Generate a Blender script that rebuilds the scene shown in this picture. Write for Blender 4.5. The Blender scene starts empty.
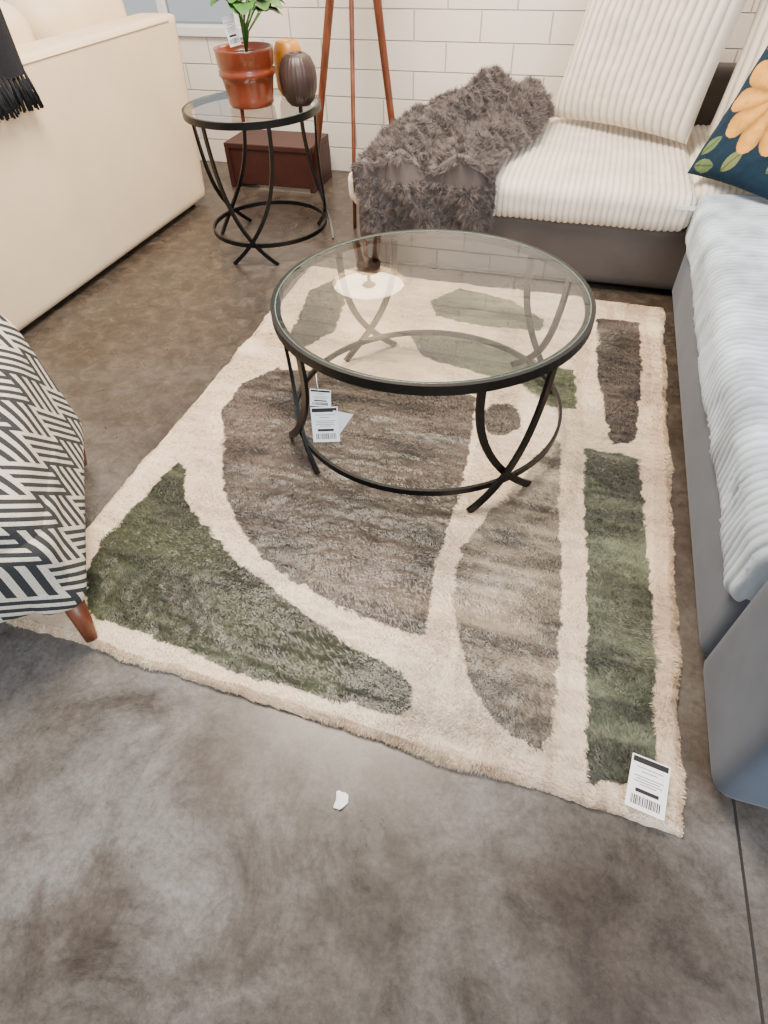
import bpy, math, random
import numpy as np
from mathutils import Matrix, Vector
random.seed(3); rng=np.random.default_rng(5)
C=bpy.context.collection

# ---------------------------------------------------------------- helpers
def lin(c):
    return tuple(((v/255)/12.92 if v/255<=.04045 else ((v/255+.055)/1.055)**2.4) for v in c)
class NT:
    def __init__(s,name):
        s.m=bpy.data.materials.new(name); s.m.use_nodes=True
        s.t=s.m.node_tree; s.n=s.t.nodes; s.l=s.t.links
        s.b=s.n.get('Principled BSDF'); s.out=s.n.get('Material Output')
    def add(s,typ,**k):
        nd=s.n.new(typ)
        for a,v in k.items(): setattr(nd,a,v)
        return nd
    def link(s,a,b): s.l.new(a,b)
    def obj(s): return s.add('ShaderNodeTexCoord').outputs['Object']
    def noise(s,vec,scale,detail=4,rough=.55,dist=0):
        nd=s.add('ShaderNodeTexNoise'); nd.inputs['Scale'].default_value=scale
        nd.inputs['Detail'].default_value=detail; nd.inputs['Roughness'].default_value=rough
        nd.inputs['Distortion'].default_value=dist
        s.link(vec,nd.inputs['Vector']); return nd.outputs['Fac']
    def ramp(s,fac,stops):
        nd=s.add('ShaderNodeValToRGB'); e=nd.color_ramp.elements
        while len(e)<len(stops): e.new(.5)
        for i,(p,c) in enumerate(stops):
            e[i].position=p; e[i].color=(*c,1)
        s.link(fac,nd.inputs['Fac']); return nd.outputs['Color']
    def math(s,op,a,b=None,c=None):
        nd=s.add('ShaderNodeMath',operation=op)
        for i,v in enumerate((a,b,c)):
            if v is None: continue
            if isinstance(v,(int,float)): nd.inputs[i].default_value=v
            else: s.link(v,nd.inputs[i])
        return nd.outputs[0]
    def mix(s,fac,a,b,blend='MIX'):
        nd=s.add('ShaderNodeMixRGB',blend_type=blend)
        for i,v in zip((0,1,2),(fac,a,b)):
            if isinstance(v,(int,float)): nd.inputs[i].default_value=v
            elif isinstance(v,tuple): nd.inputs[i].default_value=(*v,1)
            else: s.link(v,nd.inputs[i])
        return nd.outputs[0]
    def bump(s,h,strength=.3,dist=.01):
        nd=s.add('ShaderNodeBump'); nd.inputs['Strength'].default_value=strength
        nd.inputs['Distance'].default_value=dist
        s.link(h,nd.inputs['Height']); s.link(nd.outputs[0],s.b.inputs['Normal'])
def simple(name,c,rough=.6,metal=0,var=.12,scale=8,bump=0,bscale=60,bdist=.003,sheen=0,coat=0):
    m=NT(name); o=m.obj(); c=lin(c)
    f=m.noise(o,scale)
    col=m.ramp(f,[(.3,tuple(v*(1-var) for v in c)),(.7,tuple(min(1,v*(1+var)) for v in c))])
    m.link(col,m.b.inputs['Base Color']); m.b.inputs['Roughness'].default_value=rough
    m.b.inputs['Metallic'].default_value=metal
    if sheen: m.b.inputs['Sheen Weight'].default_value=sheen
    if coat: m.b.inputs['Coat Weight'].default_value=coat
    if bump: m.bump(m.noise(o,bscale,3),bump,bdist)
    return m.m
def vcol(name,rough=.9,attr='Col',sheen=0,bump=0,bscale=200,spec=.2):
    m=NT(name); a=m.add('ShaderNodeAttribute',attribute_name=attr)
    m.link(a.outputs['Color'],m.b.inputs['Base Color']); m.b.inputs['Roughness'].default_value=rough
    m.b.inputs['Specular IOR Level'].default_value=spec
    if sheen: m.b.inputs['Sheen Weight'].default_value=sheen
    if bump: m.bump(m.noise(m.obj(),bscale,3),bump,.002)
    return m.m
def link(o,parent=None):
    C.objects.link(o)
    if parent is not None: o.parent=parent
    return o
def mesh(name,v,f,mat=None,parent=None,smooth=True,M=None,cols=None):
    me=bpy.data.meshes.new(name)
    v=np.asarray(v,dtype=float)
    if M is not None:
        A=np.array(M); v=v@A[:3,:3].T+A[:3,3]
    me.from_pydata(v.tolist(),[],f if isinstance(f,list) else f.tolist()); me.update()
    if smooth: me.polygons.foreach_set('use_smooth',[True]*len(me.polygons))
    if cols is not None:
        at=me.color_attributes.new('Col','FLOAT_COLOR','POINT')
        cc=np.ones((len(v),4),dtype=np.float32); cc[:,:3]=cols
        at.data.foreach_set('color',cc.ravel())
    if mat: me.materials.append(mat)
    return link(bpy.data.objects.new(name,me),parent)
def empty(name,loc=(0,0,0)):
    e=bpy.data.objects.new(name,None); e.empty_display_size=.1
    C.objects.link(e); return e
def grid_faces(nu,nv,cyc=False):
    i=np.arange(nu if cyc else nu-1)[:,None]; j=np.arange(nv-1)[None,:]
    i2=(i+1)%nu
    return np.stack([i*nv+j,i2*nv+j,i2*nv+j+1,i*nv+j+1],-1).reshape(-1,4)
def tube(name,pts,r,mat,parent=None,closed=False,n=10,flat=None,up=Vector((0,0,1))):
    pts=[Vector(p) for p in pts]; N=len(pts); V=[];F=[]
    if flat:
        w,h=flat; sec=[(-w/2,-h/2),(w/2,-h/2),(w/2,h/2),(-w/2,h/2)]
    else:
        sec=[(math.cos(2*math.pi*k/n),math.sin(2*math.pi*k/n)) for k in range(n)]
    k=len(sec)
    for i,p in enumerate(pts):
        a=pts[(i-1)%N] if (closed or i>0) else p; b=pts[(i+1)%N] if (closed or i<N-1) else p
        t=(b-a).normalized()
        u=up(p) if callable(up) else up
        s=t.cross(u)
        if s.length<1e-4: s=t.cross(Vector((1,0,0)))
        s.normalize(); q=s.cross(t).normalized()
        rr=r(i/(N-1)) if callable(r) else r
        for (x,y) in sec:
            V.append(p+(s*x+q*y)*(1 if flat else rr))
    for i in range(N if closed else N-1):
        i2=(i+1)%N
        for j in range(k):
            j2=(j+1)%k; F.append([i*k+j,i*k+j2,i2*k+j2,i2*k+j])
    if not closed:
        F.append(list(range(k))[::-1]); F.append([(N-1)*k+j for j in range(k)])
    return mesh(name,[tuple(v) for v in V],F,mat,parent,smooth=not flat)
def lathe(name,prof,mat,parent,loc,n=48,fn=None,cap=True):
    V=[]
    for i in range(n):
        a=2*math.pi*i/n
        for (r,z) in prof:
            rr=r*(fn(a,z) if fn else 1)
            V.append((loc[0]+rr*math.cos(a),loc[1]+rr*math.sin(a),loc[2]+z))
    m=len(prof)
    return mesh(name,V,grid_faces(n,m,True).tolist(),mat,parent)
def roundbox(name,size,r,res,mat,parent=None,M=None,disp=None,cols=None,warp=None):
    nx,ny,nz=res
    idx={};P=[];F=[]
    def vid(i,j,k):
        key=(i,j,k)
        if key not in idx:
            idx[key]=len(P); P.append(key)
        return idx[key]
    for i in range(nx):
        for j in range(ny):
            F.append([vid(i,j,0),vid(i,j+1,0),vid(i+1,j+1,0),vid(i+1,j,0)])
            F.append([vid(i,j,nz),vid(i+1,j,nz),vid(i+1,j+1,nz),vid(i,j+1,nz)])
    for i in range(nx):
        for k in range(nz):
            F.append([vid(i,0,k),vid(i+1,0,k),vid(i+1,0,k+1),vid(i,0,k+1)])
            F.append([vid(i,ny,k),vid(i,ny,k+1),vid(i+1,ny,k+1),vid(i+1,ny,k)])
    for j in range(ny):
        for k in range(nz):
            F.append([vid(0,j,k),vid(0,j,k+1),vid(0,j+1,k+1),vid(0,j+1,k)])
            F.append([vid(nx,j,k),vid(nx,j+1,k),vid(nx,j+1,k+1),vid(nx,j,k+1)])
    K=np.array(P,float)/np.array([nx,ny,nz])
    S=np.array(size)
    p=(K-.5)*S
    inner=np.maximum(S/2-r,1e-4)
    q=np.clip(p,-inner,inner); d=p-q; L=np.linalg.norm(d,axis=1,keepdims=True)
    nrm=np.where(L>1e-6,d/np.maximum(L,1e-6),0)
    out=q+nrm*r
    out=np.where(L>1e-6,out,p)
    if disp is not None: out=out+nrm*disp(out,nrm)[:,None]
    cc=cols(out) if cols is not None else None
    if warp is not None: out=warp(out)
    return mesh(name,out,F,mat,parent,M=M,cols=cc)
def T(x,y,z): return Matrix.Translation((x,y,z))
def box(name,lo,hi,mat,parent=None,r=.004):
    s=[hi[i]-lo[i] for i in range(3)]; r=min(r,min(s)/2.01)
    bm_me=bpy.data.meshes.new(name)
    import bmesh
    bm=bmesh.new(); bmesh.ops.create_cube(bm,size=1)
    for v in bm.verts: v.co=Vector((v.co.x*s[0]+(lo[0]+hi[0])/2,v.co.y*s[1]+(lo[1]+hi[1])/2,v.co.z*s[2]+(lo[2]+hi[2])/2))
    if r>0.0005: bmesh.ops.bevel(bm,geom=bm.edges[:],offset=r,segments=2,affect='EDGES',profile=.5)
    bm.to_mesh(bm_me); bm.free(); bm_me.materials.append(mat)
    return link(bpy.data.objects.new(name,bm_me),parent)
_perm=rng.random((256,256))
def vnoise(x,y):
    xi=np.floor(x).astype(int); yi=np.floor(y).astype(int); fx=x-xi; fy=y-yi
    fx=fx*fx*(3-2*fx); fy=fy*fy*(3-2*fy)
    g=lambda a,b:_perm[a%256,b%256]
    return (g(xi,yi)*(1-fx)+g(xi+1,yi)*fx)*(1-fy)+(g(xi,yi+1)*(1-fx)+g(xi+1,yi+1)*fx)*fy
def fbm(x,y,o=4):
    s=0;a=.5;t=0
    for i in range(o):
        s=s+a*vnoise(x*2**i+17*i,y*2**i+31*i); t+=a; a*=.55
    return s/t
def inside(x,y,poly):
    poly=np.asarray(poly); r=np.zeros(x.shape,bool); n=len(poly)
    for i in range(n):
        x1,y1=poly[i]; x2,y2=poly[(i+1)%n]
        if y1==y2: continue
        c=((y1>y)!=(y2>y))&(x<(x2-x1)*(y-y1)/(y2-y1)+x1)
        r^=c
    return r
def strands(name,P,N,length,width,cols,mat,parent,lat=.6,bend=None,root=.85,tipk=1.08):
    n=len(P)
    d=rng.normal(size=(n,3)); d/=np.linalg.norm(d,axis=1,keepdims=True)
    side=np.cross(N,d); side/=np.maximum(np.linalg.norm(side,axis=1,keepdims=True),1e-6)
    L=length[:,None]
    tip=P+N*L*.9+d*L*lat
    if bend is not None: tip=tip+bend
    w=width/2
    V=np.empty((n,3,3)); V[:,0]=P-side*w; V[:,1]=P+side*w; V[:,2]=tip
    V=V.reshape(-1,3)
    me=bpy.data.meshes.new(name)
    me.vertices.add(3*n); me.vertices.foreach_set('co',V.astype(np.float32).ravel())
    me.loops.add(3*n); me.loops.foreach_set('vertex_index',np.arange(3*n,dtype=np.int32))
    me.polygons.add(n); me.polygons.foreach_set('loop_start',np.arange(0,3*n,3,dtype=np.int32))
    me.polygons.foreach_set('loop_total',np.full(n,3,dtype=np.int32))
    me.update(); me.validate()
    at=me.color_attributes.new('Col','FLOAT_COLOR','POINT')
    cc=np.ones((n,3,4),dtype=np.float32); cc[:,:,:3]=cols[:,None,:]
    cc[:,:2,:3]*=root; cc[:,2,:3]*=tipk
    at.data.foreach_set('color',cc.ravel()); me.materials.append(mat)
    return link(bpy.data.objects.new(name,me),parent)

# ---------------------------------------------------------------- camera
R=Vector((.9580,.2860,-.0227));D=Vector((.1947,-.7060,-.6810));F_=Vector((-.2108,.6479,-.7320))
cam=bpy.data.cameras.new('camera'); co=link(bpy.data.objects.new('camera',cam))
cam.sensor_fit='VERTICAL'; cam.sensor_height=24; cam.lens=580/1024*24
co.matrix_world=Matrix(((R.x,-D.x,-F_.x,0),(R.y,-D.y,-F_.y,0),(R.z,-D.z,-F_.z,1.3),(0,0,0,1)))
bpy.context.scene.camera=co

# ---------------------------------------------------------------- materials
blackmetal=simple('black_metal',(11,11,13),.38,.4,.1)
cream_cord=vcol('cream_corduroy',.95,sheen=.15,bump=.25,bscale=250)
daylit_cord=vcol('plush_corduroy',.9,sheen=.15,bump=.5,bscale=120)
gray_suede=simple('gray_suede',(78,71,67),.85,0,.14,5,.15,300,.001,sheen=.1)
daylit_suede=simple('daylit_gray_suede',(80,89,103),.85,0,.16,5,.15,300,.001,sheen=.1)  # gray suede with the bluish daylight put into its colour
cream_fab=simple('cream_linen',(222,200,168),.9,0,.05,4,.2,400,.001)
wood=NT('walnut_wood'); o_=wood.obj()
mp=wood.add('ShaderNodeMapping'); mp.inputs['Scale'].default_value=(30,30,2.5); wood.link(o_,mp.inputs[0])
wf=wood.noise(mp.outputs[0],1.2,5)
wood.link(wood.ramp(wf,[(.3,lin((72,32,18))),(.7,lin((128,70,42)))]),wood.b.inputs['Base Color']); wood.b.inputs['Roughness'].default_value=.4
wood=wood.m
redwood=simple('red_wood',(54,20,15),.5,0,.25,12)
white_card=simple('white_card',(236,236,234),.6,0,.01)
black_ink=simple('black_ink',(18,18,18),.6,0,.01)
# concrete floor
fm=NT('polished_concrete'); o_=fm.obj()
n1=fm.noise(o_,1.15,7,.62,.6); n2=fm.noise(o_,3.2,9,.70,.6); n3=fm.noise(o_,70,7,.85); n4=fm.noise(o_,14,9,.78,.7)
c1=fm.ramp(n1,[(.34,lin((60,51,44))),(.44,lin((86,79,73))),(.52,lin((104,99,94))),(.62,lin((116,113,110))),(.72,lin((88,77,66)))])
c2=fm.ramp(n2,[(.34,(.36,.31,.27)),(.44,(.76,.74,.72)),(.56,(1.02,1.01,1.01)),(.72,(1.38,1.39,1.40))])
c3=fm.ramp(n3,[(.34,(.55,.55,.54)),(.6,(1.14,1.14,1.14))])
c4=fm.ramp(n4,[(.32,(.52,.49,.46)),(.5,(1,1,1)),(.70,(1.24,1.24,1.24))])
c=fm.mix(.85,c1,c2,'MULTIPLY'); c=fm.mix(.85,c,c3,'MULTIPLY'); c=fm.mix(.75,c,c4,'MULTIPLY')
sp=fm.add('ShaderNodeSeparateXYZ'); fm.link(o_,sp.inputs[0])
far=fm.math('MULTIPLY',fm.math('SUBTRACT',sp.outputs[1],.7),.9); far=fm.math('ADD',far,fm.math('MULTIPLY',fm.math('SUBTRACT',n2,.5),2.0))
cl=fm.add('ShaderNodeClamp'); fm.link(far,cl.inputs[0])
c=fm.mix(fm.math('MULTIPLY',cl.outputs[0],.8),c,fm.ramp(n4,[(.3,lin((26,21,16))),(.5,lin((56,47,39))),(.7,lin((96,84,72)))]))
def stain(cx,cy,ax,ay,rot,strength,src):
    mpn=fm.add('ShaderNodeMapping'); mpn.vector_type='TEXTURE'
    mpn.inputs['Location'].default_value=(cx,cy,0); mpn.inputs['Rotation'].default_value=(0,0,rot); mpn.inputs['Scale'].default_value=(ax,ay,1)
    fm.link(o_,mpn.inputs[0]); ln=fm.add('ShaderNodeVectorMath',operation='LENGTH'); fm.link(mpn.outputs[0],ln.inputs[0])
    d=fm.math('ADD',ln.outputs['Value'],fm.math('MULTIPLY',fm.math('SUBTRACT',n2,.5),3.2))
    mr=fm.add('ShaderNodeMapRange'); mr.inputs['From Min'].default_value=1.25; mr.inputs['From Max'].default_value=.45
    fm.link(d,mr.inputs['Value'])
    return fm.mix(fm.math('MULTIPLY',mr.outputs[0],strength),src,fm.mix(1.0,src,(.42,.34,.28),'MULTIPLY'))
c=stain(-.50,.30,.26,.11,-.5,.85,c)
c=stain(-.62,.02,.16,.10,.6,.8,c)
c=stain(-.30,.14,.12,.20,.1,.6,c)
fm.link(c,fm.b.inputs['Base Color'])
rr=fm.math('ADD',.12,fm.math('MULTIPLY',n2,.38)); fm.link(rr,fm.b.inputs['Roughness'])
fm.bump(n3,.08,.002)
# painted block wall
bw=NT('white_painted_block'); tc=bw.add('ShaderNodeNewGeometry'); sp=bw.add('ShaderNodeSeparateXYZ'); bw.link(tc.outputs['Position'],sp.inputs[0])
cb=bw.add('ShaderNodeCombineXYZ'); bw.link(bw.math('ADD',sp.outputs[0],sp.outputs[1]),cb.inputs[0]); bw.link(sp.outputs[2],cb.inputs[1])
br=bw.add('ShaderNodeTexBrick'); bw.link(cb.outputs[0],br.inputs['Vector'])
for k,v in (('Scale',1),('Mortar Size',.005),('Brick Width',.38),('Row Height',.14),('Mortar Smooth',.8)): br.inputs[k].default_value=v
br.inputs['Color1'].default_value=(*lin((232,222,210)),1); br.inputs['Color2'].default_value=(*lin((226,216,205)),1); br.inputs['Mortar'].default_value=(*lin((194,185,176)),1)
bw.link(br.outputs['Color'],bw.b.inputs['Base Color']); bw.b.inputs['Roughness'].default_value=.6
hh=bw.math('SUBTRACT',bw.math('MULTIPLY',bw.noise(tc.outputs['Position'],40,4),.25),br.outputs['Fac']); bw.bump(hh,.8,.008)
white_paint=simple('white_paint',(222,220,216),.6,0,.03)
def glassmat(name,tint,k=1.5):
    g=NT(name); g.n.remove(g.b)
    tr=g.add('ShaderNodeBsdfTransparent'); tr.inputs[0].default_value=(*tint,1)
    gl=g.add('ShaderNodeBsdfGlossy'); gl.inputs['Roughness'].default_value=.01
    fr=g.add('ShaderNodeFresnel'); fr.inputs[0].default_value=1.5
    mx=g.add('ShaderNodeMixShader'); g.link(g.math('MULTIPLY',fr.outputs[0],k),mx.inputs[0]); g.link(tr.outputs[0],mx.inputs[1]); g.link(gl.outputs[0],mx.inputs[2])
    g.link(mx.outputs[0],g.out.inputs[0]); return g.m
glass=glassmat('clear_glass',(.94,.965,.945))
glass_edge=simple('glass_edge',(90,118,108),.1,0,.02)

# ---------------------------------------------------------------- room
def quad(name,vs,mat): return mesh(name,vs,[[0,1,2,3]],mat,smooth=False)
WY=4.10
box('floor',(-4.2,-1.6,-.06),(3.0,WY+.15,0),fm.m,r=0)
wall=empty('wall_back')
box('wall_right_part',(-2.14,WY,0),(3.0,WY+.15,2.7),bw.m,wall,r=0)
box('wall_under_window',(-4.2,WY,0),(-2.14,WY+.15,.72),bw.m,wall,r=0)
box('wall_over_window',(-4.2,WY,2.2),(-2.14,WY+.15,2.7),bw.m,wall,r=0)
wl=box('wall_left',(-4.35,-1.6,0),(-4.2,WY+.15,2.7),bw.m,r=0)
wr=box('wall_right',(3.0,-1.6,0),(3.15,WY+.15,2.7),bw.m,r=0)
win=empty('window_1')
for i,(a,b) in enumerate((((-4.2,WY-.02,.70),(-2.10,WY+.17,.75)),((-2.20,WY+.04,.75),(-2.14,WY+.10,2.2)),((-2.72,WY+.04,.75),(-2.67,WY+.10,2.2)),((-4.2,WY+.04,2.16),(-2.14,WY+.10,2.2)))):
    box(['sill','jamb','mullion','head'][i],a,b,white_paint,win)
quad('pane',[(-4.2,WY+.07,.75),(-2.14,WY+.07,.75),(-2.14,WY+.07,2.2),(-4.2,WY+.07,2.2)],glass).parent=win
dark_line=simple('dark_floor_line',(34,29,26),.9)
box('floor_line',(0,0,0),(.005,1.6,.0010),dark_line,r=0).matrix_world=Matrix.Translation((.60,-1.0,0))@Matrix.Rotation(.03,4,'Z')  # thin dark strip laid on the floor

# ---------------------------------------------------------------- rug
polys={k:[(a/1000,b/1000) for a,b in v] for k,v in {
'green':[(-1101,682),(-1138,804),(-1116,979),(-1092,1168),(-1048,1150),(-1010,1060),(-976,1018),(-892,954),(-721,844),(-482,744),(-320,677),(-196,647),(-140,605),(-131,562),(-154,543),(-248,536),(-395,532),(-581,537),(-820,564),(-1011,572)],
'dark':[(-1006,1762),(-1089,1622),(-1082,1462),(-978,1261),(-879,1090),(-757,950),(-617,854),(-478,805),(-354,774),(-212,752),(-147,750),(-168,892),(-173,1034),(-164,1197),(-170,1379),(-186,1584),(-208,1781),(-497,1777),(-785,1791)],
'oval':[(-100+68*math.cos(a),1675+95*math.sin(a)) for a in np.linspace(0,6.1,16)],
'taupe':[(-63,1225),(5,1379),(63,1569),(109,1608),(128,1321),(159,1089),(176,833),(181,672),(169,550),(92,562),(14,624),(-55,738),(-102,877),(-113,1050)],
'sage':[(188,1587),(359,1582),(379,1305),(395,1018),(399,785),(396,593),(365,532),(256,510),(249,691),(236,973),(211,1259)],
'dark2':[(185,2468),(365,2479),(373,2108),(349,1673),(276,1627),(234,1874),(205,2136)],
'sage2':[(-553,2135),(-441,2206),(-178,2151),(13,2050),(127,2044),(151,1802),(40,1791),(-62,1892),(-262,1942),(-475,1997)],
'sage3':[(-543,2451),(-435,2598),(-193,2539),(-23,2398),(-34,2309),(-285,2288),(-490,2324)],
'olive':[(-1113,2409),(-1033,2534),(-920,2356),(-874,2095),(-960,1910),(-1046,2009)]}.items()}
pc={'green':(52,56,37),'dark':(78,67,58),'oval':(70,60,53),'taupe':(130,117,101),'sage':(80,85,66),'dark2':(76,66,58),'sage2':(78,82,56),'sage3':(96,97,68),'olive':(66,63,44)}
CREAM=np.array(lin((234,211,183)))
def rugcol(x,y):
    jx=x+(fbm(x*34,y*34,3)-.5)*.024; jy=y+(fbm(x*34+50,y*34+9,3)-.5)*.024
    c=np.tile(CREAM,(len(x),1)); msk=np.zeros(len(x),bool)
    for k,p in polys.items():
        m=inside(jx,jy,p); c[m]=lin(pc[k]); msk|=m
    st=(fbm(x*14,y*1.3+4,3)); b=(st>.52)&(~msk)&(x>-.20)
    c[b]=c[b]*np.array([.84,.82,.80])
    blot=fbm(x*5,y*7+3,5); streak=fbm(x*6,y*44+8,4); crease_shade=fbm(x*1.6,y*10+70,3); pat=fbm(x*12+33,y*18,3)
    amp=np.where(msk,1.0,.22)
    f=1+amp*((blot-.5)*2.8+(streak-.5)*1.8+(pat-.5)*1.0-np.clip(crease_shade-.60,0,1)*4)  # nap sheen and crease shade painted into the pile colour
    return np.clip(c*np.clip(f,.36,2.3)[:,None],0,1)
corn=np.array([(-1.22,.505),(.452,.462),(.465,2.655),(-1.215,2.66)])
def rugxy(u,v):
    a=corn[0]*(1-u)[:,None]+corn[1]*u[:,None]; b=corn[3]*(1-u)[:,None]+corn[2]*u[:,None]
    p=a*(1-v)[:,None]+b*v[:,None]
    wob=(fbm(p[:,0]*22,p[:,1]*22,3)-.5)
    return p+np.stack([wob*.014*np.where(np.abs(u-.5)>.45,1,.2),wob*.014*np.where(np.abs(v-.5)>.47,1,.2)],1)
def rugz(x,y): return .018+.006*(fbm(x*26,y*50,3)-.5)+.013*(fbm(x*2,y*13,3)-.5)
rug=empty('area_rug')
ragm=vcol('rug_pile',.38,bump=.5,bscale=220,spec=.6,sheen=.1)
nu,nv=420,560
U,V=np.meshgrid(np.linspace(0,1,nu),np.linspace(0,1,nv),indexing='ij'); U=U.ravel();V=V.ravel()
p=rugxy(U,V); edge=np.minimum(np.minimum(U,1-U)*1.65,np.minimum(V,1-V)*2.3)
ez=lambda e:np.clip(e/.016,0,1)**.5
z=rugz(p[:,0],p[:,1])*ez(edge)+.001
mesh('rug_base',np.column_stack([p,z]),grid_faces(nu,nv),ragm,rug,cols=rugcol(p[:,0],p[:,1])*.85)
n=360000
u=rng.random(n);v=rng.random(n)
ne=16000
u[:ne]=np.where(rng.random(ne)<.5,rng.random(ne)*.010,1-rng.random(ne)*.010); v[ne:2*ne]=np.where(rng.random(ne)<.65,rng.random(ne)*.008,1-rng.random(ne)*.008)
p=rugxy(u,v); ed=np.minimum(np.minimum(u,1-u)*1.65,np.minimum(v,1-v)*2.3); z=rugz(p[:,0],p[:,1])*ez(ed)
cl_=fbm(p[:,0]*60,p[:,1]*110,2)
ex=np.where(u<.008,-1.,np.where(u>.992,1.,0)); ey=np.where(v<.006,-1.,np.where(v>.994,1.,0))
Nn=np.column_stack([ex*.6,ey*.6,np.ones(n)]); Nn/=np.linalg.norm(Nn,axis=1,keepdims=True)
# nap laid over: the silky pile leans, direction drifting across the rug
bend=np.column_stack([.004+(fbm(p[:,0]*5,p[:,1]*7,2)-.5)*.034,-.004+(fbm(p[:,0]*5+40,p[:,1]*7,2)-.5)*.034,np.zeros(n)])
cc=rugcol(p[:,0],p[:,1])*(.92+.26*rng.random(n)+.6*(cl_-.5))[:,None]
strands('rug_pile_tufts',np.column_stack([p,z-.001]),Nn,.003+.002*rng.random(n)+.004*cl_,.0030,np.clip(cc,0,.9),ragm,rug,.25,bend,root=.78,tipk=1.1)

def price_tag(name,w,h,M,parent=None,header=True):
    e=empty(name) if parent is None else parent
    th=.0012
    def plate(nm,x0,x1,y0,y1,z,mat):
        mesh(nm,[(x0,y0,z),(x1,y0,z),(x1,y1,z),(x0,y1,z)],[[0,1,2,3]],mat,e,smooth=False,M=M)
    vs=[(x,y,zz) for zz in (0,th) for (x,y) in ((-w/2,-h/2),(w/2,-h/2),(w/2,h/2),(-w/2,h/2))]
    mesh(name+'_card',vs,[[3,2,1,0],[4,5,6,7],[0,1,5,4],[1,2,6,5],[2,3,7,6],[3,0,4,7]],white_card,e,smooth=False,M=M)
    z=th+.0004
    if header: plate(name+'_header',-w*.46,w*.46,h*.36,h*.47,z,black_ink)
    for i,(ww,yy) in enumerate(((.35,.28),(.2,.21),(.38,.11),(.3,.06),(.36,0.01),(.22,-.04))):
        plate(name+'_text%d'%i,-w*ww,w*ww,h*(yy-.006),h*(yy+.006),z,black_ink)
    plate(name+'_price',-w*.3,w*.3,-h*.19,-h*.12,z,black_ink)
    x=-w*.38;i=0
    while x<w*.36:
        bwid=random.choice((.012,.02,.03))*w; plate(name+'_bar%d'%i,x,x+bwid,-h*.42,-h*.25,z,black_ink); x+=bwid+random.choice((.015,.025))*w;i+=1
    return e
tm=Matrix.Translation((.376,.528,.038))@Matrix.Rotation(math.radians(-8),4,'Z')
price_tag('rug_price_tag',.076,.112,tm)

a=np.linspace(0,2*math.pi,12,endpoint=False)
pcx,pcy=-.226,.334
sv=[(pcx+ .013*(1+.35*math.sin(3*t+1))*math.cos(t),pcy+.024*(1+.3*math.cos(2*t))*math.sin(t),.002+.004*abs(math.sin(2*t))) for t in a]+[(pcx,pcy,.009)]
mesh('paper_scrap',sv,[[i,(i+1)%12,12] for i in range(12)],white_card)

# ---------------------------------------------------------------- round tables
def round_table(name,cx,cy,h,rad,spread,foot,angs,ringr,ringh,bar=.019,z0=.002):
    e=empty(name)
    circ=lambda r,z,n=96:[(cx+r*math.cos(2*math.pi*i/n),cy+r*math.sin(2*math.pi*i/n),z) for i in range(n)]
    tube('top_rim',circ(rad,h-.014),0,blackmetal,e,True,flat=(.013,.028))
    tube('top_inner_lip',circ(rad-.012,h-.010),0,blackmetal,e,True,flat=(.020,.008))
    tube('glass_rim',circ(rad-.007,h-.001),.0016,glass_edge,e,True,n=8)
    n=96; vs=circ(rad-.008,h-.001)
    mesh('glass_top',vs,[list(range(n))],glass,e,smooth=False)
    tube('lower_ring',circ(ringr,ringh),0,blackmetal,e,True,flat=(.010,.020))
    k=0
    for A in angs:
        for s in (1,-1):
            pts=[]
            for i in range(29):
                t=i/28; th=math.radians(A)+s*math.radians(spread-(spread+foot)*t**2.6)
                rr=rad-.004+(-.014)*math.sin(math.pi*t)+.012*t
                rr+= (.004 if s>0 else -.010)
                pts.append((cx+rr*math.cos(th),cy+rr*math.sin(th),(h-.02)*(1-t)+z0*t))
            upf=lambda p:Vector((p.x-cx,p.y-cy,0)).normalized()
            tube('leg_%d'%k,pts,0,blackmetal,e,flat=(bar,.011),up=upf); k+=1
    return e
ct=round_table('coffee_table',-.358,1.622,.475,.470,13,14,(44,133,222,313),.452,.086,bar=.022,z0=.022)
st=round_table('side_table',-1.54,2.935,.625,.316,30,21,(38,158,278),.297,.095,.018)

def facing(pos,yaw,pitch=0,roll=0):
    return Matrix.Translation(pos)@Matrix.Rotation(yaw,4,'Z')@Matrix.Rotation(math.radians(90)-pitch,4,'X')@Matrix.Rotation(roll,4,'Z')
tg=empty('hanging_price_tag')
price_tag('small_tag',.055,.045,facing((-.532,1.135,.405),math.radians(12),.3,-.05),tg)
price_tag('large_tag',.072,.095,facing((-.520,1.120,.332),math.radians(14),.4,.04),tg)
tube('string',[(-.545,1.155,.462),(-.54,1.142,.452),(-.536,1.137,.425)],.001,white_card,tg,n=6)
mesh('plastic_sleeve',[(-.500,1.135,.372),(-.450,1.150,.357),(-.490,1.130,.292),(-.505,1.125,.307)],[[0,1,2,3]],white_card,tg,smooth=False)

# ---------------------------------------------------------------- sectional sofa
sofa=empty('sectional_sofa')
gap_shade=simple('shadow_gap',(14,12,12),.9)  # near-black fill blocks paint the shadow gap under the sofa base
def gbox(nm,lo,hi,mat,r=.03,res=(8,8,6),**k):
    s=[hi[i]-lo[i] for i in range(3)]
    return roundbox(nm,s,r,res,mat,sofa,M=T(*[(lo[i]+hi[i])/2 for i in range(3)]),**k)
SX=.493; SY=2.775
gbox('base_rear',(-.99,SY,.025),(1.40,4.03,.30),gray_suede,.03,(60,30,12))
gbox('base_side',(SX,.86,.025),(1.40,SY,.30),daylit_suede,.03,(24,60,12))
gbox('arm_end',(SX,.54,.025),(1.50,.865,.60),daylit_suede,.04,(40,14,30))
gbox('gap_shade_rear',(-.94,SY+.05,0),(1.36,3.98,.05),gap_shade,.005,(4,4,2))
gbox('gap_shade_side',(SX+.07,.62,0),(1.36,SY+.1,.05),gap_shade,.005,(4,4,2))
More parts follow.
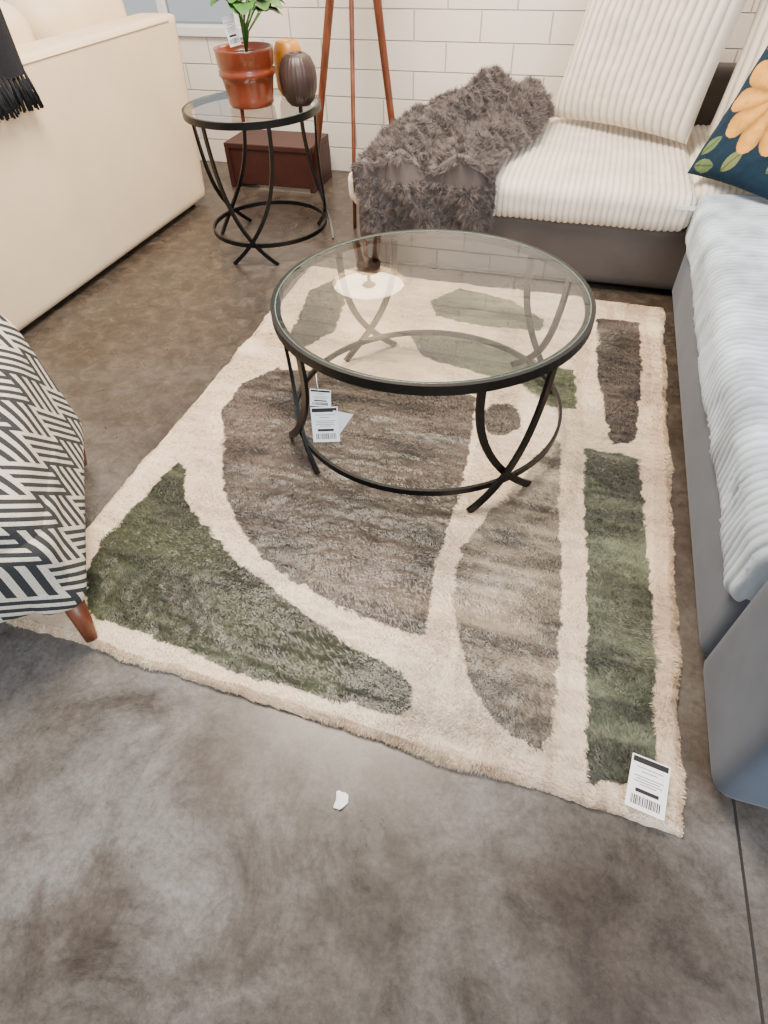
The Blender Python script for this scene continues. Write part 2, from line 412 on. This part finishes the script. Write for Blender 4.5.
gbox('back_rear',(.05,3.86,.28),(1.50,4.06,.66),gray_suede,.05,(40,10,20))
gbox('back_side',(1.34,.86,.28),(1.54,3.88,.70),daylit_suede,.05,(10,60,20))
def cushion(nm,lo,hi,mat,base,res,axis,sp,amp,r=.05,noise=.006,crown=.012,edge=.004,groove_shade=.7,blotch=.1):
    s=[hi[i]-lo[i] for i in range(3)]
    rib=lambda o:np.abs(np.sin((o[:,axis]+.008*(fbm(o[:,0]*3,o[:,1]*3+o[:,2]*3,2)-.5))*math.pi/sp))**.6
    def disp(o,n):
        return amp*rib(o)+edge*(fbm(o[:,0]*7+3,o[:,1]*7+o[:,2]*5,3)-.5)*2
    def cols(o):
        k=groove_shade+(1-groove_shade)*rib(o); b=1+blotch*2*(fbm(o[:,0]*11+o[:,2]*4,o[:,1]*11,5)-.5)*2  # shade between the ribs is painted in as darker colour
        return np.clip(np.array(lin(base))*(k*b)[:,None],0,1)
    def warp(o):
        o=o.copy(); rb=rib(o)
        t=(o[:,2]>s[2]/2-1e-4)&(o[:,2]<s[2]/2+1e-4); o[:,2]+=np.where(t,amp*rb,0)
        for ax in (0,1):
            if ax==axis: continue
            m=np.abs(np.abs(o[:,ax])-s[ax]/2)<1e-4
            o[:,ax]+=np.where(m,np.sign(o[:,ax])*amp*rb,0)
        c=(1-(2*o[:,0]/s[0])**2)*(1-(2*o[:,1]/s[1])**2)
        o[:,2]+=np.where(o[:,2]>0,crown*np.clip(c,0,1)+(fbm(o[:,0]*5+9,o[:,1]*5,3)-.5)*noise*2,0)
        return o
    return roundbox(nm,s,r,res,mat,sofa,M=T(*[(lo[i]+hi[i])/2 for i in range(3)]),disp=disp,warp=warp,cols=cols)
cushion('seat_cushion_rear',(-1.02,2.745,.285),(.475,3.85,.43),cream_cord,(224,214,198),(560,60,14),0,.026,.007,crown=.015,groove_shade=.6)
cushion('seat_cushion_side',(.478,.87,.235),(1.34,2.86,.425),daylit_cord,(182,196,208),(60,640,18),1,.026,.006,noise=.014,edge=.010,groove_shade=.62,blotch=.30)  # cool daylight tint is baked into this cushion colour
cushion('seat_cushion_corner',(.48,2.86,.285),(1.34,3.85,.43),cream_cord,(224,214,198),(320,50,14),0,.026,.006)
box('care_label',(.40,2.735,.385),(.47,2.738,.40),white_card,sofa,r=0)

def pillow(name,w,h,t,B,d,tilt,mat,rib=None,amp=.008,colf=None,n=140,parent=None,spin=0):
    nx=420 if rib else n
    U,V=np.meshgrid(np.linspace(-1,1,nx),np.linspace(-1,1,n),indexing='ij'); U=U.ravel();V=V.ravel()
    env=((1-U**4)*(1-V**4)); env=np.clip(env,0,1)**.55
    x=w/2*U*(1-.05*(1-V**2)); y=h/2*V*(1-.05*(1-U**2))
    wr=(fbm(U*3+w*9,V*3+h*5,3)-.5)*.03*env
    zf=t/2*env+wr
    cols=None
    if rib:
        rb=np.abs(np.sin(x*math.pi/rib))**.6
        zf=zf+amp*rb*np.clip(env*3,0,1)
        c=np.array(lin((224,214,198)))*(.48+.52*rb)[:,None]; cols=np.vstack([c,c])  # rib grooves darkened in colour to strengthen their shading
    A=np.column_stack([x,y,zf]); Bk=np.column_stack([x,y,-t/2*env])
    f=grid_faces(nx,n); N0=n*nx
    V_=np.vstack([A,Bk]); F=np.vstack([f,(f[:,::-1]+N0)])
    d=Vector((d[0],d[1],0)).normalized(); nh=Vector((d.y,-d.x,0))
    up=Vector((0,0,1))*math.cos(tilt)-nh*math.sin(tilt); nm=nh*math.cos(tilt)+Vector((0,0,1))*math.sin(tilt)
    cen=Vector(B)+up*h/2+nm*t*.25
    M=Matrix(((d.x,up.x,nm.x,cen.x),(d.y,up.y,nm.y,cen.y),(d.z,up.z,nm.z,cen.z),(0,0,0,1)))@Matrix.Rotation(spin,4,'Z')
    if colf is not None:
        c=colf(U,V); cols=np.vstack([c,c])
    return mesh(name,V_,F,mat,parent,M=M,cols=cols)
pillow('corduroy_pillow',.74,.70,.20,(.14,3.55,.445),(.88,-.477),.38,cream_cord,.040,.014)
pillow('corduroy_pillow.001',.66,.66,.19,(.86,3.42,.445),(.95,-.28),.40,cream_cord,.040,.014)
def floral(U,V):
    n=len(U); c=np.tile(np.array(lin((18,40,56))),(n,1))
    fl=fbm(U*20,V*20,2)
    def leaf(cx,cy,ang,L,W,col):
        dx=U-cx;dy=V-cy; a=dx*math.cos(ang)+dy*math.sin(ang); b=-dx*math.sin(ang)+dy*math.cos(ang)
        m=(a>0)&(a<L)&(np.abs(b)<W*np.sin(np.pi*np.clip(a/L,0,1))**.8); c[m]=lin(col)
        v=m&(np.abs(b)<.012); c[v]=np.array(lin(col))*.5
    for k in ((-.85,-.75,.9,.35,.09,(92,112,72)),(-.35,-.9,.9,.4,.10,(110,120,78)),(-.9,-.9,.1,.4,.09,(92,112,72)),(.4,-.75,.9,.6,.13,(92,112,72)),(-.9,.7,.8,.35,.09,(110,120,78)),(.5,.5,.6,.45,.1,(92,112,72))): leaf(*k)
    def flower(cx,cy,r,col,k=9):
        dx=U-cx;dy=V-cy; rr=np.hypot(dx,dy); th=np.arctan2(dy,dx)
        pet=r*(.70+.30*np.abs(np.cos(th*k/2))**.6); m=rr<pet
        sh=.50+.6*np.abs(np.cos(th*k/2)); c[m]=(np.array(lin(col))*sh[:,None])[m]
        m2=rr<r*.20; c[m2]=lin((150,106,50)); m3=(rr<r*.10); c[m3]=lin((214,190,130))
    flower(-.05,.20,.84,(204,146,66),11); flower(.85,-.65,.35,(206,140,76),7)
    return np.clip(c*(.85+.3*fl)[:,None],0,1)
pillow('floral_pillow',.50,.52,.15,(.627,2.803,.435),(.69,-.72),.5,vcol('floral_print',.85,bump=.3,bscale=400),colf=floral,n=200)

# shag throw
thr=empty('shag_throw_blanket')
nu,nv=120,160
U,V=np.meshgrid(np.linspace(0,1,nu),np.linspace(0,1,nv),indexing='ij'); U=U.ravel();V=V.ravel()
def throw_surf(U,V):
    s=V*1.19; hang=.26; back=s-hang
    y=np.where(s<hang,2.715-.01*np.sin(s*9),2.715+np.clip(back,0,None)*1.0)
    z=np.where(s<hang,.215+s,.475)
    k=np.clip(1-np.abs(s-hang)/.06,0,1)
    z=z-.02*k; y=y+.012*k
    vb=np.clip(back/.9,0,1)
    xl=-1.0+.02*np.sin(V*9)+vb**1.6*.38+np.where(back<0,.07*np.clip(-back/.2,0,1),0)
    xr=-.35+.02*np.sin(V*12)+vb*.17
    x=xl+(xr-xl)*U
    fold=(np.sin(U*15+3.5*V+1.8*np.sin(V*6))*.5+.5)**1.4
    f2=fbm(U*5+V*3,V*5,3)
    lift=.012+.085*fold*(.35+.65*f2)+.04*f2
    lift=lift*np.clip(np.minimum(U,1-U)*9+.15,0,1)
    pile=.12*np.exp(-((vb-.78)/.34)**2)*np.sin(np.pi*np.clip(U,0,1))**.5
    y=np.where(s<hang,y-lift*.7,y-.2*lift); z=np.where(s>hang-.03,z+lift+pile,z)
    dr=np.clip((.14-U)/.14,0,1)*np.clip((-.93-x)/.05,0,1); z=z-dr*.12*(s>hang)
    return np.column_stack([x,y,z])
P0=throw_surf(U,V)
tcol=np.array(lin((116,104,99)))
tm_=vcol('shag_fur',.8,sheen=.3)
shade=(.55+.7*fbm(U*9,V*12,3))[:,None]
mesh('throw_cloth',P0,grid_faces(nu,nv),tm_,thr,cols=tcol*shade*.7)
n=110000; u=rng.random(n);v=rng.random(n)
P=throw_surf(u,v); e=.004
Pu=throw_surf(np.clip(u+e,0,1.1),v)-P; Pv=throw_surf(u,np.clip(v+e,0,1.1))-P
N=np.cross(Pu,Pv); N/=np.maximum(np.linalg.norm(N,axis=1,keepdims=True),1e-9)
N[(N[:,2]-N[:,1])<0]*=-1
clump=np.column_stack([fbm(u*30,v*60,2)-.5,fbm(u*30+9,v*60,2)-.5,fbm(u*30,v*60+7,2)-.5])*.06
clump[:,2]-=.006
strands('throw_fur',P,N,.012+.012*rng.random(n),.003,np.clip(tcol*(.6+.8*rng.random(n)*(.4+1.2*fbm(u*20,v*30,2)))[:,None],0,1),tm_,thr,.5,clump,root=.55)

# ---------------------------------------------------------------- cream sofa on the left (seen from behind)
cs=empty('cream_sofa')
def cbox(nm,lo,hi,mat,r,res,disp=None,warp=None):
    s=[hi[i]-lo[i] for i in range(3)]
    return roundbox(nm,s,r,res,mat,cs,M=T(*[(lo[i]+hi[i])/2 for i in range(3)]),disp=disp,warp=warp)
cbox('back_frame',(-2.40,1.30,.025),(-2.185,3.40,.885),cream_fab,.025,(12,60,40),warp=lambda o:o+np.column_stack([0*o[:,0],np.clip(o[:,1],0,1)*.09*(o[:,2]+.42)/.84,0*o[:,0]]))
cbox('seat_base',(-3.13,1.35,.08),(-2.40,3.36,.32),cream_fab,.03,(20,30,12))
cbox('arm_far',(-3.13,3.22,.08),(-2.40,3.40,.60),cream_fab,.05,(30,12,24))
cbox('arm_near',(-3.13,1.30,.08),(-2.40,1.50,.60),cream_fab,.05,(30,12,24))
wrp=lambda o:o+np.column_stack([0*o[:,0],0*o[:,0],(fbm(o[:,1]*4,o[:,0]*6,3)-.5)*.03])
for i,(a,b) in enumerate(((1.51,2.35),(2.37,3.21))):
    cbox('seat_cushion_%d'%i,(-3.10,a,.32),(-2.43,b,.45),cream_fab,.05,(24,30,12),warp=wrp)
for i,(a,b) in enumerate(((1.35,2.0),(2.02,2.72),(2.74,3.42))):
    cbox('back_cushion_%d'%i,(-2.68,a,.45),(-2.38,b,1.03),cream_fab,.12,(24,30,24),warp=wrp)
for i,(x,y) in enumerate(((-2.25,1.4),(-2.25,3.3),(-3.06,1.4),(-3.06,3.3))):
    tube('foot_%d'%i,[(x,y,0),(x,y,.09)],.02,blackmetal,cs)
tube('top_seam_piping',[(-2.184,1.33,.862),(-2.184,2.4,.862),(-2.184,3.40,.862)],.0035,cream_fab,cs,n=8)
bt=empty('tassel_throw')
knit=simple('black_knit',(12,14,22),.95,0,.3,40,.6,120,.004)
nu,nv=30,50
U,V=np.meshgrid(np.linspace(0,1,nu),np.linspace(0,1,nv),indexing='ij');U=U.ravel();V=V.ravel()
yy=1.70+.58*U; s=V*.75
x=np.where(s<.24,-2.15,np.where(s<.5,-2.15-(s-.24),-2.41-.25*(s-.5)))
z=np.where(s<.24,.84+s*.92,np.where(s<.5,1.06+.03*np.sin((s-.24)*12),1.08))
x=x+.012*np.sin(U*16)*(s<.26)
mesh('knit_cloth',np.column_stack([x,yy,z]),grid_faces(nu,nv),knit,bt)
for i in range(26):
    y=1.71+.56*i/25
    for j in range(6):
        dx=random.uniform(-.012,.018);dy=random.uniform(-.015,.02)
        tube('tassel_%d_%d'%(i,j),[(-2.15,y,.85),(-2.145+dx*.5,y+dy*.4,.80),(-2.145+dx,y+dy,.745+random.uniform(-.02,.02))],.005,knit,bt,n=5)

# ---------------------------------------------------------------- patterned armchair
pm=NT('geometric_weave'); o_=pm.obj(); sp=pm.add('ShaderNodeSeparateXYZ'); pm.link(o_,sp.inputs[0])
a_=pm.math('ADD',pm.math('MULTIPLY',pm.math('ADD',sp.outputs[0],sp.outputs[1]),6.5),20.1)
b_=pm.math('ADD',pm.math('ADD',pm.math('MULTIPLY',pm.math('ADD',sp.outputs[2],pm.math('MULTIPLY',sp.outputs[1],.6)),9.0),20.2),pm.math('MULTIPLY',a_,.5))
chk=pm.math('MODULO',pm.math('ADD',pm.math('FLOOR',a_),pm.math('FLOOR',b_)),2.0)
sa=pm.math('GREATER_THAN',pm.math('FRACT',pm.math('MULTIPLY',a_,4.0)),.52); sb_=pm.math('GREATER_THAN',pm.math('FRACT',pm.math('MULTIPLY',b_,4.0)),.52)
st_=pm.math('ADD',pm.math('MULTIPLY',sa,chk),pm.math('MULTIPLY',sb_,pm.math('SUBTRACT',1.0,chk)))
fz=pm.noise(o_,250,2)
pm.link(pm.mix(.4,pm.mix(st_,lin((46,48,50)),lin((208,200,184))),pm.ramp(fz,[(.35,(.45,.45,.45)),(.65,(1.2,1.2,1.2))]),'MULTIPLY'),pm.b.inputs['Base Color']); pm.b.inputs['Roughness'].default_value=.95
pm.bump(fz,.5,.003); pm=pm.m
ch=empty('patterned_armchair')
CM=Matrix(((.8,-.6,0,-.920),(.6,.8,0,.54),(0,0,1,0),(0,0,0,1)))
ch.matrix_world=CM
W=.74;Dp=.76
def chb(nm,lo,hi,r,res,warp=None):
    s=[hi[i]-lo[i] for i in range(3)]; c=[(lo[i]+hi[i])/2 for i in range(3)]
    def w2(o):
        o=o+np.array(c)
        return warp(o) if warp else o
    return roundbox(nm,s,r,res,pm,ch,warp=w2)
def slope(o):
    o=o.copy(); k=np.clip((o[:,2]-.14)/.3,0,1); o[:,2]+=k*np.clip(o[:,1]/Dp,0,1)**1.3*.20
    kk=k*.06*(1-o[:,1]/Dp); o[:,1]+=kk*1.4; o[:,0]-=k*.055; return o
chb('seat_frame',(-W+.02,.02,.13),(-.02,Dp-.02,.34),.04,(30,30,12))
chb('arm_right',(-.14,0,.12),(0,Dp,.41),.055,(14,50,24),slope)
chb('arm_left',(-W,0,.12),(-W+.14,Dp,.41),.055,(14,50,24),lambda o:slope(o)+np.array([.045,0,0]))
chb('backrest',(-W+.08,Dp-.20,.3),(-.10,Dp,.74),.08,(40,16,30),lambda o:o+np.column_stack([0*o[:,0],.12*np.clip(o[:,2]-.3,0,1),0*o[:,0]]))
chb('seat_cushion',(-W+.145,.01,.34),(-.165,Dp-.2,.44),.05,(30,30,12))
for i,(x,y,dx,dy) in enumerate(((-.05,.05,.005,-.05),(-W+.05,.05,-.02,-.03),(-.05,Dp-.05,-.01,.0),(-W+.05,Dp-.05,-.02,.0))):
    tube('leg_%d'%i,[(x,y,.15),(x+dx*.5,y+dy*.5,.07),(x+dx,y+dy,0.0 if i in(1,3) else .022)],lambda t:.028-.013*t,wood,ch,n=14)

# ---------------------------------------------------------------- tripod lamp
lamp=empty('tripod_floor_lamp')
cx,cy=-1.23,3.62
for i,(fx,fy) in enumerate(((-1.157,3.2),(-1.61,3.72),(-1.07,3.84))):
    dx,dy=fx-cx,fy-cy; L=math.hypot(dx,dy); tx,ty=cx+dx/L*.05,cy+dy/L*.05
    w_=.012 if i==0 else .022
    tube('leg_%d'%i,[(fx,fy,0),((fx*2+tx)/3,(fy*2+ty)/3,.46),((fx+tx*2)/3,(fy+ty*2)/3,.92),(tx,ty,1.38)],lambda t,w_=w_:w_*(.8+.3*t),wood,lamp,n=12)
lathe('hub',[(0,1.33),(.08,1.33),(.08,1.38),(0,1.38)],wood,lamp,(cx,cy,0))
tube('stem',[(cx,cy,1.38),(cx,cy,1.55)],.012,blackmetal,lamp)
sh=NT('linen_shade'); sh.b.inputs['Base Color'].default_value=(*lin((240,230,210)),1); sh.b.inputs['Roughness'].default_value=.9
sh.b.inputs['Emission Color'].default_value=(1,.84,.60,1); sh.b.inputs['Emission Strength'].default_value=16
shade_out=simple('linen_shade_outer',(236,222,196),.9,0,.03)
lathe('shade',[(.25,1.46),(.21,1.78),(.207,1.78),(.247,1.46)],shade_out,lamp,(cx,cy,0))
lathe('diffuser',[(0,1.50),(.24,1.50)],sh.m,lamp,(cx,cy,0))
lathe('finial',[(0,1.46),(.03,1.465),(.05,1.48),(.02,1.50)],blackmetal,lamp,(cx,cy,0),n=16)

# ---------------------------------------------------------------- things on side table
zt=.626
terr=simple('terracotta_glaze',(120,50,25),.3,0,.2,14,.2,90,.002,coat=.4)
soil=simple('soil',(40,30,22),.95)
leafm=simple('leaf_green',(54,98,34),.5,0,.3,20)
pp=empty('potted_plant')
px,py=-1.535,2.93
lathe('pot',[(0,0),(.096,0),(.104,.01),(.104,.03),(.106,.04),(.112,.09),(.119,.11),(.126,.115),(.126,.135),(.119,.14),(.125,.15),(.129,.205),(.131,.213),(.123,.213),(.117,.20),(.112,.17),(0,.17)],terr,pp,(px,py,zt),72,lambda a,z:1+(.015*math.cos(a*30) if .04<z<.1 else 0))
lathe('soil',[(0,.185),(.114,.185)],soil,pp,(px,py,zt))
def leaf(base,dirv,L,W):
    b=Vector(base); d=Vector(dirv).normalized(); s=d.cross(Vector((0,0,1))).normalized(); up=s.cross(d)
    V_=[];n_=12
    for i in range(n_+1):
        t=i/n_; w=W*math.sin(math.pi*min(1,t*.96+.02))**.6; c=b+d*L*t-Vector((0,0,1))*L*.5*t*t
        for k in (-1,0,1): V_.append(tuple(c+s*w*k+up*abs(k)*w*.25))
    mesh('leaf',V_,grid_faces(n_+1,3),leafm,pp)
for i in range(16):
    a=(-1.2+.55*i) if i<6 else random.uniform(0,6.28)
    h=random.uniform(.12,.17) if i<6 else random.uniform(.14,.26); tx,ty=px+.05*math.cos(a)+.05,py+.05*math.sin(a)
    tube('stem_%d'%i,[(px+.01,py,zt+.18),((px+.01)*.7+tx*.3,py*.7+ty*.3,zt+.19+h*.6),(tx,ty,zt+.2+h)],.003,leafm,pp,n=6)
    leaf((tx,ty,zt+.2+h),(math.cos(a),math.sin(a),.4),random.uniform(.10,.15),.05)
price_tag('plant_care_tag',.05,.10,facing((px+.01,py-.10,zt+.28),.3,.1,.2),pp,header=False)
vasem=simple('umber_ceramic',(55,39,35),.42,0,.2,10)
lathe('ribbed_vase',[(0,0),(.045,0),(.064,.02),(.080,.06),(.084,.10),(.080,.14),(.063,.175),(.042,.19),(.032,.192),(.028,.185),(.03,.15),(0,.14)],vasem,None,(-1.305,2.97,zt),96,lambda a,z:1+.018*math.cos(a*26))
yell=simple('mustard_ceramic',(178,116,32),.35,0,.1)
lathe('mustard_vase',[(0,0),(.05,0),(.066,.03),(.07,.10),(.066,.17),(.05,.205),(.035,.21),(.03,.20),(0,.15)],yell,None,(-1.42,3.14,zt),48)
pl=empty('low_wooden_shelf')
box('top',(-2.16,3.66,.22),(-1.58,3.98,.25),redwood,pl); box('side_1',(-2.16,3.66,0),(-2.13,3.98,.22),redwood,pl); box('side_2',(-1.61,3.66,0),(-1.58,3.98,.22),redwood,pl); box('front',(-2.13,3.67,.02),(-1.61,3.70,.22),redwood,pl)

# ---------------------------------------------------------------- light
w=bpy.data.worlds.new('daylight'); bpy.context.scene.world=w; w.use_nodes=True
w.node_tree.nodes['Background'].inputs[0].default_value=(.92,.95,1,1); w.node_tree.nodes['Background'].inputs[1].default_value=.75
def area(name,loc,rot,size,power,col,sy=None):
    l=bpy.data.lights.new(name,'AREA'); l.energy=power; l.color=col; l.size=size
    if sy: l.shape='RECTANGLE'; l.size_y=sy
    o=link(bpy.data.objects.new(name,l)); o.location=loc; o.rotation_euler=rot; return o
area('ceiling_softlight',(-1.0,2.2,3.0),(0,0,0),1.4,270,(1,.85,.68))
area('storefront_daylight',(1.8,-1.4,2.6),(math.radians(50),0,math.radians(28)),1.8,170,(.80,.89,1))
